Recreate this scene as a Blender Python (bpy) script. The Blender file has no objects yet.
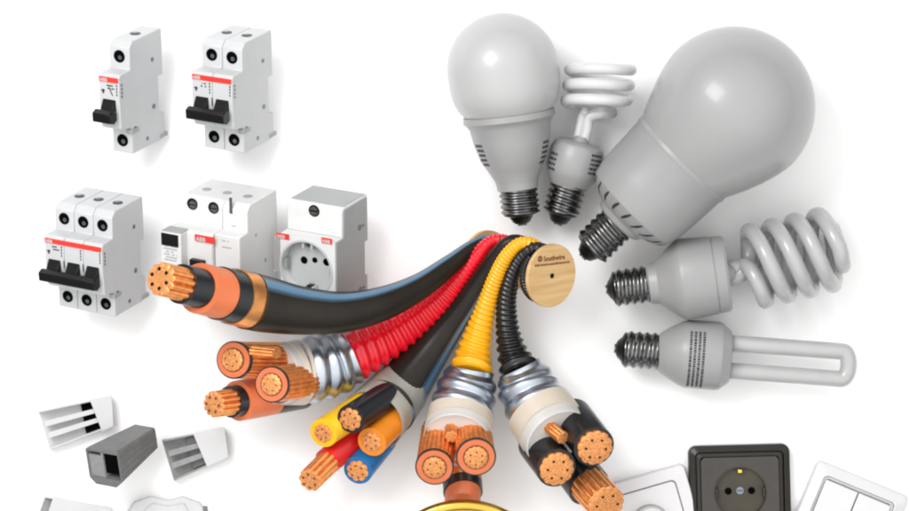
import bpy, math, random
from mathutils import Vector, Matrix
random.seed(7)
S = 0.001                      # everything below is written in millimetres
H = 3000.0                     # camera height over the table
scene = bpy.context.scene
COL = scene.collection
PI = math.pi

# ------------------------------------------------------------------ camera
cam = bpy.data.objects.new('camera', bpy.data.cameras.new('camera'))
COL.objects.link(cam)
cam.location = (0, 0, H*S)
cam.data.sensor_width = 36
cam.data.lens = 36*H/909.0
cam.data.clip_start = 0.05
cam.data.clip_end = 200
scene.camera = cam

# ------------------------------------------------------------------ world: even studio light, plus an added blue glow for cable sheen, switched off
w = bpy.data.worlds.new('World'); scene.world = w; w.use_nodes = True
wn = w.node_tree.nodes; wl = w.node_tree.links
bg = wn['Background']
BLUE = 0.0  # strength of the added blue glow; zero leaves it out
tc = wn.new('ShaderNodeTexCoord')
sx = wn.new('ShaderNodeSeparateXYZ'); wl.new(tc.outputs['Generated'], sx.inputs[0])
rp = wn.new('ShaderNodeValToRGB'); wl.new(sx.outputs['Z'], rp.inputs[0])
rp.color_ramp.elements[0].position = 0.0; rp.color_ramp.elements[0].color = (.10, .10, .10, 1)
rp.color_ramp.elements[1].position = 0.9; rp.color_ramp.elements[1].color = (1.35, 1.35, 1.34, 1)
e = rp.color_ramp.elements.new(0.35); e.color = (.34, .34, .34, 1)
dt = wn.new('ShaderNodeVectorMath'); dt.operation = 'DOT_PRODUCT'
wl.new(tc.outputs['Generated'], dt.inputs[0]); dt.inputs[1].default_value = Vector((0.80, 0.60, 0.0)).normalized()
r2 = wn.new('ShaderNodeMapRange'); r2.interpolation_type = 'SMOOTHSTEP'; wl.new(dt.outputs['Value'], r2.inputs['Value'])
r2.inputs['From Min'].default_value = -0.05; r2.inputs['From Max'].default_value = 0.55
r3 = wn.new('ShaderNodeValToRGB'); wl.new(sx.outputs['Z'], r3.inputs[0]); r3.color_ramp.interpolation = 'EASE'
r3.color_ramp.elements[0].position = 0.0; r3.color_ramp.elements[0].color = (0, 0, 0, 1)
r3.color_ramp.elements[1].position = 0.52; r3.color_ramp.elements[1].color = (0, 0, 0, 1)
e = r3.color_ramp.elements.new(0.16); e.color = (.32, .62, 1, 1)
e = r3.color_ramp.elements.new(0.34); e.color = (.32, .62, 1, 1)
m2 = wn.new('ShaderNodeVectorMath'); m2.operation = 'SCALE'
wl.new(r3.outputs[0], m2.inputs[0]); wl.new(r2.outputs['Result'], m2.inputs['Scale'])
m3 = wn.new('ShaderNodeVectorMath'); m3.operation = 'SCALE'; wl.new(m2.outputs[0], m3.inputs[0]); m3.inputs['Scale'].default_value = BLUE
mx = wn.new('ShaderNodeMixRGB'); mx.blend_type = 'ADD'; mx.inputs[0].default_value = 1
wl.new(rp.outputs[0], mx.inputs[1]); wl.new(m3.outputs[0], mx.inputs[2])
wl.new(mx.outputs[0], bg.inputs[0])
bg.inputs[1].default_value = 1.36

def area(name, loc, size, power, col=(1, 1, 1)):
    l = bpy.data.lights.new(name, 'AREA'); l.shape = 'SQUARE'; l.size = size; l.energy = power; l.color = col
    o = bpy.data.objects.new(name, l); COL.objects.link(o)
    o.location = loc
    o.rotation_euler = (-Vector(loc)).to_track_quat('-Z', 'Y').to_euler()
    return o
area('softbox', (-0.80, 0.75, 1.7), 0.85, 22)

scene.view_settings.view_transform = 'Standard'
scene.view_settings.look = 'None'
scene.view_settings.exposure = 0.0
scene.view_settings.gamma = 1
scene.cycles.pixel_filter_type = 'BLACKMAN_HARRIS'
scene.cycles.filter_width = 2.1

# ------------------------------------------------------------------ materials
def mat(name, col, rough=.45, metal=0.0, var=0.06, vscale=60, bump=0.0, bscale=400, spec=.5, coat=0.0, trans=0.0, ior=1.5, sss=0.0, stretch=None, alpha=1.0):
    m = bpy.data.materials.new(name); m.use_nodes = True
    n = m.node_tree.nodes; l = m.node_tree.links
    b = n['Principled BSDF']
    b.inputs['Roughness'].default_value = rough
    b.inputs['Metallic'].default_value = metal
    b.inputs['Specular IOR Level'].default_value = spec
    b.inputs['Coat Weight'].default_value = coat
    b.inputs['Coat Roughness'].default_value = .12
    b.inputs['Transmission Weight'].default_value = trans
    b.inputs['IOR'].default_value = ior
    b.inputs['Alpha'].default_value = alpha
    if sss: b.inputs['Subsurface Weight'].default_value = sss; b.inputs['Subsurface Radius'].default_value = (.004,)*3
    t = n.new('ShaderNodeTexCoord'); mp = n.new('ShaderNodeMapping'); l.new(t.outputs['Object'], mp.inputs[0])
    if stretch: mp.inputs['Scale'].default_value = stretch
    nz = n.new('ShaderNodeTexNoise'); nz.inputs['Scale'].default_value = vscale; nz.inputs['Detail'].default_value = 4
    l.new(mp.outputs[0], nz.inputs['Vector'])
    r = n.new('ShaderNodeValToRGB'); l.new(nz.outputs['Fac'], r.inputs[0])
    if name != 'white_table':
        kk = .92 if ('red' in name or 'yellow' in name) else .78
        col = [c*kk for c in col]
    c0 = [max(0, c*(1-var)) for c in col]; c1 = [min(1, c*(1+var)) for c in col]
    r.color_ramp.elements[0].position = .3; r.color_ramp.elements[0].color = (*c0, 1)
    r.color_ramp.elements[1].position = .7; r.color_ramp.elements[1].color = (*c1, 1)
    l.new(r.outputs[0], b.inputs['Base Color'])
    if bump:
        z = n.new('ShaderNodeTexNoise'); z.inputs['Scale'].default_value = bscale; z.inputs['Detail'].default_value = 3
        l.new(mp.outputs[0], z.inputs['Vector'])
        bp = n.new('ShaderNodeBump'); bp.inputs['Strength'].default_value = bump; bp.inputs['Distance'].default_value = .001
        l.new(z.outputs['Fac'], bp.inputs['Height']); l.new(bp.outputs[0], b.inputs['Normal'])
    return m

M = {
 'table': mat('white_table', (.90, .90, .90), .6, var=.004, vscale=3),
 'white': mat('white_plastic', (.66, .67, .68), .42, var=.02, bump=.05),
 'pale': mat('pale_plastic', (.84, .845, .84), .42, var=.02, bump=.05),
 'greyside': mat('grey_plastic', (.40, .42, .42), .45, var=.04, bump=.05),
 'plate': mat('plate_plastic', (.80, .785, .80), .3, var=.015, bump=.03),
 'black': mat('black_plastic', (.006, .006, .007), .26, var=.2, spec=.25),
 'red': mat('red_print', (.78, .035, .02), .45, var=.05),
 'ink': mat('dark_ink', (.03, .03, .035), .7, var=.1),
 'steel': mat('screw_steel', (.25, .26, .28), .35, 1, var=.15),
 'jacket': mat('black_jacket', (.020, .015, .011), .32, var=.2, vscale=30, bump=.06, bscale=150, spec=.22),
 'blue1': mat('blue_sheen', (.10, .21, .33), .3, var=.08),  # blue sheen of the black jackets painted as colour, fading over three bands
 'blue2': mat('blue_sheen_edge', (.055, .12, .19), .3, var=.08),
 'blue3': mat('blue_sheen_outer', (.028, .048, .07), .3, var=.08),
 'redj': mat('red_jacket', (.86, .008, .022), .15, var=.08, bump=.05, spec=.6),
 'yelj': mat('yellow_jacket', (.92, .42, .008), .22, var=.06, bump=.05),
 'blkj': mat('black_corrugated_jacket', (.010, .010, .011), .25, var=.2, spec=.5),
 'armour': mat('galvanised_steel', (.56, .61, .68), .32, 1, var=.10, vscale=40, bump=.04, bscale=120),
 'copper': mat('copper_wire', (1.1, .42, .13), .30, .85, var=.2, vscale=200, bump=.2, bscale=500),
 'copperface': mat('copper_cut', (.98, .39, .13), .40, .5, var=.35, vscale=500, bump=.3, bscale=800),
 'copperdark': mat('copper_groove', (.22, .07, .025), .6, .3, var=.1),
 'tape': mat('copper_tape', (.85, .36, .12), .3, .85, var=.3, vscale=50, bump=.2, bscale=90),
 'orange': mat('orange_insulation', (.80, .20, .07), .42, var=.05, bump=.05),
 'semi': mat('semiconductor_layer', (.008, .009, .012), .28, var=.2, spec=.6),
 'sleeve': mat('ivory_sleeve', (.84, .73, .60), .3, var=.08, vscale=25, bump=.1, alpha=.85),
 'film': mat('white_film', (.90, .87, .84), .3, var=.05, vscale=30, alpha=.62),
 'pad': mat('white_filler', (.85, .82, .78), .5, var=.05, vscale=30),
 'clear': mat('grey_clear_sheath', (.55, .53, .46), .2, var=.12, vscale=40, spec=.7, alpha=.6),
 'iy': mat('yellow_insulation', (.90, .50, .01), .3, var=.05),
 'io': mat('amber_insulation', (.88, .27, .015), .3, var=.05),
 'ir': mat('red_insulation', (.60, .008, .008), .3, var=.08),
 'ib': mat('blue_insulation', (.01, .16, .42), .3, var=.08),
 'bulb': mat('bulb_plastic', (.37, .37, .37), .35, var=.02, bump=.03),
 'globe': mat('frosted_glass', (.42, .42, .42), .36, var=.015, vscale=15, sss=.3, coat=.3),
 'globe2': mat('frosted_glass_pale', (.55, .55, .55), .36, var=.015, vscale=15, sss=.3, coat=.3),
 'tube': mat('fluorescent_tube', (.52, .52, .52), .22, var=.03, coat=.4, sss=.3),
 'tube2': mat('fluorescent_tube_pale', (.74, .74, .74), .25, var=.03, coat=.3, sss=.3),
 'chrome': mat('screw_cap_metal', (.22, .22, .22), .14, 1, var=.35, vscale=120, bump=.2, bscale=200),
 'tip': mat('black_glass_tip', (.005, .005, .005), .3, var=.1, spec=.25),
 'brown': mat('dark_brown_plastic', (.020, .017, .013), .3, var=.15, vscale=50, bump=.08, spec=.35),
 'brownin': mat('brown_plastic', (.044, .035, .029), .38, var=.12, vscale=60, bump=.05),
 'well': mat('olive_brown_plastic', (.062, .052, .036), .35, var=.2, vscale=40, spec=.3),
 'brass': mat('brass', (.85, .55, .10), .18, 1, var=.12, vscale=30),
 'screwblue': mat('zinc_screw', (.22, .27, .32), .3, .6, var=.15),
 'trunkw': mat('white_pvc', (.66, .66, .665), .4, var=.03, bump=.05),
 'trunkg': mat('grey_pvc', (.17, .17, .17), .45, var=.12, vscale=150, bump=.1),
 'trunkm': mat('mid_grey_pvc', (.30, .30, .30), .5, var=.12, vscale=150),
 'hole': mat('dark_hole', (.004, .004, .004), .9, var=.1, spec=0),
 'cup_grey': mat('socket_cup', (.62, .645, .645), .4, var=.03),  # light grey plastic of the socket cup and switch recess
}
# wood of the reel flanges: fine long grain
def wood():
    m = bpy.data.materials.new('pine_wood'); m.use_nodes = True
    n = m.node_tree.nodes; l = m.node_tree.links; b = n['Principled BSDF']
    b.inputs['Roughness'].default_value = .55
    t = n.new('ShaderNodeTexCoord'); mp = n.new('ShaderNodeMapping'); mp.inputs['Scale'].default_value = (12, 170, 60)
    l.new(t.outputs['Object'], mp.inputs[0])
    nz = n.new('ShaderNodeTexNoise'); nz.inputs['Scale'].default_value = 1.0; nz.inputs['Detail'].default_value = 6; nz.inputs['Distortion'].default_value = .6
    l.new(mp.outputs[0], nz.inputs['Vector'])
    r = n.new('ShaderNodeValToRGB'); l.new(nz.outputs['Fac'], r.inputs[0])
    r.color_ramp.elements[0].position = .3; r.color_ramp.elements[0].color = (.50, .30, .12, 1)
    r.color_ramp.elements[1].position = .68; r.color_ramp.elements[1].color = (.68, .46, .22, 1)
    l.new(r.outputs[0], b.inputs['Base Color'])
    return m
M['wood'] = wood()

# ------------------------------------------------------------------ mesh helpers
def at(px, py, z=0.0):
    f = (H-z)/H
    return Vector(((px-454.5)*f, (255.5-py)*f, z))

class MB:
    def __init__(s): s.v = []; s.f = []; s.m = []
    def add(s, verts, faces, mi=0):
        o = len(s.v); s.v += [Vector(v) for v in verts]
        for f in faces: s.f.append([i+o for i in f]); s.m.append(mi)
        return s
    def box(s, x0, x1, y0, y1, z0, z1, mi=0):
        v = [(x, y, z) for z in (z0, z1) for y in (y0, y1) for x in (x0, x1)]
        return s.add(v, [(0,2,3,1),(4,5,7,6),(0,1,5,4),(2,6,7,3),(0,4,6,2),(1,3,7,5)], mi)
    def hexa(s, bot, top, mi=0):      # 4 + 4 corners
        return s.add(list(bot)+list(top), [(3,2,1,0),(4,5,6,7),(0,1,5,4),(1,2,6,5),(2,3,7,6),(3,0,4,7)], mi)
    def prism(s, poly, x0, x1, axis='x', mi=0):   # poly (a,b)
        n = len(poly)
        def P(a, b, c): return {'x': (c, a, b), 'y': (a, c, b), 'z': (a, b, c)}[axis]
        v = [P(a, b, x0) for a, b in poly]+[P(a, b, x1) for a, b in poly]
        f = [tuple(range(n))[::-1], tuple(range(n, 2*n))]+[(i, (i+1) % n, n+(i+1) % n, n+i) for i in range(n)]
        return s.add(v, f, mi)
    def cyl(s, c, n, r, h, seg=24, mi=0, r2=None):
        c = Vector(c); n = Vector(n).normalized(); u = n.orthogonal().normalized(); w_ = n.cross(u)
        r2 = r if r2 is None else r2
        v = [c+(u*math.cos(2*PI*i/seg)+w_*math.sin(2*PI*i/seg))*r for i in range(seg)]
        v += [c+n*h+(u*math.cos(2*PI*i/seg)+w_*math.sin(2*PI*i/seg))*r2 for i in range(seg)]
        f = [tuple(range(seg))[::-1], tuple(range(seg, 2*seg))]+[(i, (i+1) % seg, seg+(i+1) % seg, seg+i) for i in range(seg)]
        return s.add(v, f, mi)
    def revolve(s, c, a, prof, seg=48, mi=0, fn=None, u=None):      # prof: (d, r) along a
        c = Vector(c); a = Vector(a).normalized()
        if u is None: u = a.orthogonal().normalized()
        w_ = a.cross(u)
        o = []
        for k, (d, r) in enumerate(prof):
            for i in range(seg):
                t = 2*PI*i/seg
                rr = fn(k, d, r, t) if fn else r
                o.append(c+a*d+(u*math.cos(t)+w_*math.sin(t))*rr)
        f = []
        for k in range(len(prof)-1):
            for i in range(seg):
                j = (i+1) % seg
                f.append((k*seg+i, k*seg+j, (k+1)*seg+j, (k+1)*seg+i))
        f.append(tuple(range(seg))[::-1]); f.append(tuple((len(prof)-1)*seg+i for i in range(seg)))
        return s.add(o, f, mi)
    def ring(s, c, n, r0, r1, h, seg=40, mi=0):   # flat washer
        c = Vector(c); n = Vector(n).normalized(); u = n.orthogonal().normalized(); w_ = n.cross(u)
        o = []
        for (r, z) in ((r0, 0), (r1, 0), (r1, h), (r0, h)):
            o += [c+n*z+(u*math.cos(2*PI*i/seg)+w_*math.sin(2*PI*i/seg))*r for i in range(seg)]
        f = []
        for k in range(4):
            for i in range(seg):
                j = (i+1) % seg; k2 = (k+1) % 4
                f.append((k*seg+i, k*seg+j, k2*seg+j, k2*seg+i))
        return s.add(o, f, mi)
    def xf(s, mtx): s.v = [mtx @ v for v in s.v]; return s
    def link(s, name, mats, parent=None, base=(0, 0, 0), bevel=0, smooth=35, seg=2):
        me = bpy.data.meshes.new(name)
        b = Vector(base)
        me.from_pydata([(v-b)*S for v in s.v], [], s.f)
        if not isinstance(mats, (list, tuple)): mats = [mats]
        for m in mats: me.materials.append(M[m])
        me.polygons.foreach_set('material_index', s.m)
        me.validate(); me.update()
        import bmesh
        bm = bmesh.new(); bm.from_mesh(me); bmesh.ops.recalc_face_normals(bm, faces=bm.faces); bm.to_mesh(me); bm.free()
        if smooth:
            me.shade_smooth(); me.set_sharp_from_angle(angle=math.radians(smooth))
        o = bpy.data.objects.new(name, me); COL.objects.link(o)
        if parent is not None: o.parent = parent
        else: o.location = b*S
        if bevel:
            md = o.modifiers.new('bevel', 'BEVEL'); md.width = bevel*S; md.segments = seg; md.limit_method = 'ANGLE'; md.angle_limit = math.radians(40)
            md.harden_normals = False
        return o

def thing(name, label, cat, loc, group=None):
    o = bpy.data.objects.new(name, None); COL.objects.link(o)
    o.location = Vector(loc)*S; o.empty_display_size = .02
    o['label'] = label; o['category'] = cat
    if group: o['group'] = group
    o['base_mm'] = list(loc)
    return o
def B(root): return Vector(root['base_mm'])

_txt = {}
def text_mesh(body, size, bold=0.0):
    cu = bpy.data.curves.new('t', 'FONT'); cu.body = body; cu.size = size; cu.offset = bold; cu.extrude = .1
    cu.resolution_u = 3
    o = bpy.data.objects.new('t', cu); COL.objects.link(o)
    bpy.context.view_layer.update()
    me = bpy.data.meshes.new_from_object(o.evaluated_get(bpy.context.evaluated_depsgraph_get()))
    v = [tuple(x.co) for x in me.vertices]; f = [tuple(p.vertices) for p in me.polygons]
    bpy.data.objects.remove(o); bpy.data.meshes.remove(me)
    return v, f

def spline(pts, n):
    """Catmull-Rom through tuples, n samples per span"""
    P = [pts[0]]+list(pts)+[pts[-1]]
    out = []
    for i in range(1, len(P)-2):
        for k in range(n):
            t = k/n
            out.append(tuple(.5*((2*b)+(-a+c)*t+(2*a-5*b+4*c-d)*t*t+(-a+3*b-3*c+d)*t**3)
                       for a, b, c, d in zip(P[i-1], P[i], P[i+1], P[i+2])))
    out.append(tuple(pts[-1]))
    return out

def sweep(mb, P, R, seg=40, A=None, fn=None, cap=(True, True), mi=0, wall=0):
    """tube through points P (mm, 3D) with radii R. A: per ring obliqueness (None = square cut). fn(len_along, theta, r, i) -> r"""
    n = len(P); P = [Vector(p) for p in P]
    o = []; L = 0
    for i in range(n):
        a = (P[min(i+1, n-1)]-P[max(i-1, 0)]).normalized()
        u = Vector((0, 0, 1)).cross(a)
        u = u.normalized() if u.length > 1e-4 else Vector((1, 0, 0))
        v = a.cross(u); 
        if v.z < 0: v = -v; u = -u
        if i: L += (P[i]-P[i-1]).length
        sn = abs(a.z); cs = math.sqrt(max(1e-6, 1-sn*sn))
        sg = 1 if a.z >= 0 else -1
        Ai = None if A is None else A[i]
        for k in range(seg):
            t = 2*PI*k/seg
            r = fn(L, t, R[i], i) if fn else R[i]
            s_ = 0 if Ai is None else -r*(Ai-a.z)*math.sin(t)/cs
            o.append(P[i]+(u*math.cos(t)+v*math.sin(t))*r+a*s_)
    f = []
    for i in range(n-1):
        for k in range(seg):
            j = (k+1) % seg
            f.append((i*seg+k, i*seg+j, (i+1)*seg+j, (i+1)*seg+k))
    if cap[0]: f.append(tuple(range(seg))[::-1])
    if cap[1]: f.append(tuple((n-1)*seg+k for k in range(seg)))
    mb.add(o, f, mi)
    return mb

def sheen_stripe(mb, seg, t0, t1):
    """blue reflection painted into the jacket colour as a stripe: faces of the sweep between two angles"""
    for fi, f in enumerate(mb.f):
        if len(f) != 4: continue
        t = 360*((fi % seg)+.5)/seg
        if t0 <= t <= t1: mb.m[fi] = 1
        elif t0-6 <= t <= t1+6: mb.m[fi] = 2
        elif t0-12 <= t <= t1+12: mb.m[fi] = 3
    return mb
def W(p): return at(p[0], p[1], p[2])
def rad(r, z): return r*(H-z)/H

def stage(p, q, r0, r1=None, A=.8, A0=None, seg=48, cap=(False, True), mb=None, mi=0, fn=None, rows=6):
    """one straight layer of a stripped cable; p, q = (px, py, z); q is the free end"""
    mb = mb or MB(); r1 = r0 if r1 is None else r1
    pts = [tuple(a+(b-a)*i/rows for a, b in zip(p, q)) for i in range(rows+1)]
    RR = [rad(r0+(r1-r0)*i/rows, pts[i][2]) for i in range(rows+1)]
    AA = [(A if A0 is None else A0)+(A-(A if A0 is None else A0))*i/rows for i in range(rows+1)]
    return sweep(mb, [W(t) for t in pts], RR, seg, AA, fn, cap, mi)

def copper(p, q, r, A=.85, lobes=12, dots=6, depth=.20, ndot=.115, mats=('copper', 'copperface', 'ink', 'copperdark')):
    """stranded conductor with a scalloped outline; its cut face shows the gaps between the strands"""
    mb = MB(); seg = lobes*8
    def fn(L, t, rr, i): return rr*(1-depth*(1-abs(math.sin(t*lobes/2))**.55))
    rows = 10
    pts = [tuple(a+(b-a)*i/rows for a, b in zip(p, q)) for i in range(rows+1)]
    Ps = [W(t) for t in pts]; RR = [rad(r, t[2]) for t in pts]
    sweep(mb, Ps, RR, seg, [A]*(rows+1), fn, (False, False))
    # face: slightly domed grid inside the scallops
    a = (Ps[-1]-Ps[-2]).normalized(); u = Vector((0, 0, 1)).cross(a).normalized(); v = a.cross(u)
    if v.z < 0: v = -v; u = -u
    cs = math.sqrt(max(1e-6, 1-a.z**2)); R = RR[-1]
    def F(rr, t, lift): return Ps[-1]+(u*math.cos(t)+v*math.sin(t))*rr+a*(-rr*(A-a.z)*math.sin(t)/cs+lift)
    rings = (1, .9, .72, .5, .28); o = []; f = []
    for j, q_ in enumerate(rings):
        for k in range(seg):
            t = 2*PI*k/seg; rr = fn(0, t, R, 0) if j == 0 else (R*q_*(1-depth*(1-abs(math.sin(t*lobes/2))**.55)) if j == 1 else R*q_)
            o.append(F(rr, t, [0, .06, .09, .10, .11][j]*R))
    o.append(F(0, 0, .11*R)); c = len(o)-1
    for j in range(len(rings)-1):
        for k in range(seg):
            k2 = (k+1) % seg; f.append((j*seg+k, j*seg+k2, (j+1)*seg+k2, (j+1)*seg+k))
    for k in range(seg): f.append(((len(rings)-1)*seg+k, (len(rings)-1)*seg+(k+1) % seg, c))
    mb.add(o, f, 1)
    # gaps between strands: small dark pits
    for d in range(dots):
        t = 2*PI*(d+.3)/dots; cc = (.57*R, t)
        base = [F(0, 0, 0)]
        ctr_u = math.cos(t)*.57*R; ctr_v = math.sin(t)*.57*R
        pv = []
        for k in range(10):
            b = 2*PI*k/10; x = ctr_u+math.cos(b)*ndot*R; y = ctr_v+math.sin(b)*ndot*R
            pv.append(F(math.hypot(x, y), math.atan2(y, x), .125*R))
        mb.add(pv, [tuple(range(10))], 2)
    return mb

# ------------------------------------------------------------------ setting
t = MB(); t.box(-9000, 9000, -9000, 9000, -20, 0)
o = t.link('table_surface', 'table', smooth=0); o['kind'] = 'structure'

# ------------------------------------------------------------------ modular devices
KD = 1.33; YAW = math.radians(27); PIT = math.radians(20)
ROT = Matrix.Rotation(PIT, 3, 'X') @ Matrix.Rotation(-YAW, 3, 'Y')
def dev_matrix(px, py, k, verts):
    R = ROT*k
    zmin = min((R @ v).z for v in verts)
    c = at(px, py, -zmin)
    f = (H+zmin)/H
    return Matrix.Translation(c) @ (R*f).to_4x4(), c
def inv_front(dx, dy, zf, k):
    """image offset (y down) -> local x, y on the plane z = zf"""
    R = ROT*k
    bx = dx-R[0][2]*zf; by = -dy-R[1][2]*zf
    d = R[0][0]*R[1][1]-R[0][1]*R[1][0]
    return (bx*R[1][1]-by*R[0][1])/d, (R[0][0]*by-R[1][0]*bx)/d
PROF = [(42.5,-44),(42.5,-5),(38,0),(21.8,0),(21.2,13),(19,15),(4,15.6),(-19,14),(-21,12),(-22,0),(-42.5,0),(-42.5,-38),(-40,-44),(-22,-44),(-22,-38),(7,-38),(7,-44)]

def dashes(mb, x0, x1, y, h, z, seed, gap=.35):
    rnd = random.Random(seed); x = x0
    while x < x1:
        w_ = rnd.uniform(.5, 1.5)*h
        if rnd.random() > .2: mb.box(x, min(x+w_, x1), y-h/2, y+h/2, z, z+.12)
        x += w_+gap*h
    return mb

def place(parts_list, root_fn):
    pass

def breaker(n, px, py, k, label, seed):
    Wd = 17.5*n; x0 = -Wd/2
    allv = [Vector((x, y, z)) for x in (-Wd/2, Wd/2) for (y, z) in PROF]
    mtx, c = dev_matrix(px, py, k, allv)
    base = Vector((c.x, c.y, 0))
    root = thing('circuit_breaker', label, 'circuit breaker', base, 'modular circuit breakers')
    def put(name, mb, m, parent=root, **kw): return mb.xf(mtx).link(name, m, parent, base, **kw)
    body = MB()
    for i in range(n): body.prism(PROF, x0+17.5*i+.15, x0+17.5*(i+1)-.15)
    bo = put('housing', body, 'white', bevel=1.0)
    for i in range(n):
        xc = x0+17.5*(i+.5)
        for yy in (31, -33):
            s = MB(); s.cyl((xc, yy, 0), (0, 0, 1), 4.7, .35)
            s.cyl((xc+.8, yy-.8, .3), (0, 0, 1), 1.7, .3, mi=1)
            put('terminal_screw', s, ('hole', 'steel'))
        s = MB(); s.cyl((xc, 42.5, -22), (0, 1, 0), 4.0, .3); s.cyl((xc-.6, 42.8, -22.6), (0, 1, 0), 1.9, .3, mi=1)
        put('wire_entry', s, ('tip', 'steel'))
    # red strip with the maker's letters
    st = MB(); st.box(x0+.6, -x0-.6, 15.4, 19.2, 15.15, 15.75)
    so = put('red_strip', st, 'red')
    lt = MB(); v, f = text_mesh('ABB', 3.6, .06); lt.add([(x+x0+1.4, y+15.95, z+15.95) for x, y, z in v], f)
    put('letters', lt, 'white', so, smooth=0)
    # print on the nose
    pr = MB()
    dashes(pr, x0+7, x0+12.5, 13, 1.0, 15.55, seed); dashes(pr, x0+8, x0+13.5, 10.8, 1.0, 15.6, seed+1)
    pr.box(x0+2.2, x0+5.4, 8.4, 9.2, 15.6, 15.75); pr.box(x0+3.2, x0+4.6, 6.6, 9.8, 15.6, 15.75)
    for i in range(n):
        xx = x0+17.5*i+15.2
        for j in range(4): pr.box(xx, xx+.9, 12.8-j*2.3, 14.2-j*2.3, 15.5, 15.72)
    if n == 1:
        pr.hexa([(x0+8.6, 12, 15.6), (x0+9.4, 12, 15.6), (x0+12.4, 5.6, 15.6), (x0+11.6, 5.6, 15.6)], [(x0+8.6, 12, 15.8), (x0+9.4, 12, 15.8), (x0+12.4, 5.6, 15.8), (x0+11.6, 5.6, 15.8)])
    for i in range(1, n):
        pr.box(x0+17.5*i-.35, x0+17.5*i+.35, -3, 3, 15.6, 15.8)
    put('print', pr, 'ink', smooth=0)
    # toggle: a black rocker per pole tied by one bar
    tg = MB()
    for i in range(n):
        xc = x0+17.5*(i+.5)
        tg.hexa([(xc-5.6, -10, 14.5), (xc+5.6, -10, 14.5), (xc+5.6, 4, 14.5), (xc-5.6, 4, 14.5)],
                [(xc-5.2, -11, 23), (xc+5.2, -11, 23), (xc+5.2, -3.5, 19.5), (xc-5.2, -3.5, 19.5)])
    tg.prism([(-5.0, 18), (-3.6, 22.5), (-5.6, 27), (-12.4, 26.5), (-14.3, 21), (-12.0, 17)], x0+.9, -x0-1.4)
    put('toggle', tg, 'black', bevel=.7)
    # marks and rivets on the side
    for (y, z, r) in ((22, -30, 1.7), (-14, -30, 2.0), (-24, -4, 1.8), (-36, -20, 1.6)):
        sd = MB(); sd.cyl((-x0-.15, y, z), (1, 0, 0), r, .35, 12); put('side_rivet', sd, 'steel')
    sd = MB()
    for j in range(4): sd.box(-x0-.1, -x0+.12, 12.5-j*2.9, 14.1-j*2.9, 10.8, 12.4)
    put('side_print', sd, 'steel', smooth=0)
    cl = MB(); cl.box(-x0-4, -x0+.9, -26.6, -23.6, -8, 2)
    put('rail_clip', cl, 'greyside', bevel=.4)
    cl = MB(); cl.box(-x0-3, -x0+.6, -41, -38, -37, -47); put('rail_clip', cl, 'greyside', bevel=.4)
    return root

breaker(1, 121, 97, 1.37, 'narrow white single pole circuit breaker with one small black toggle, top left', 11)
breaker(2, 223, 96, 1.34, 'white two pole circuit breaker with red strip and wide black toggle bar', 22)
breaker(3, 85, 260, 1.30, 'white three pole circuit breaker, widest of its kind, six dark terminals', 33)

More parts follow.
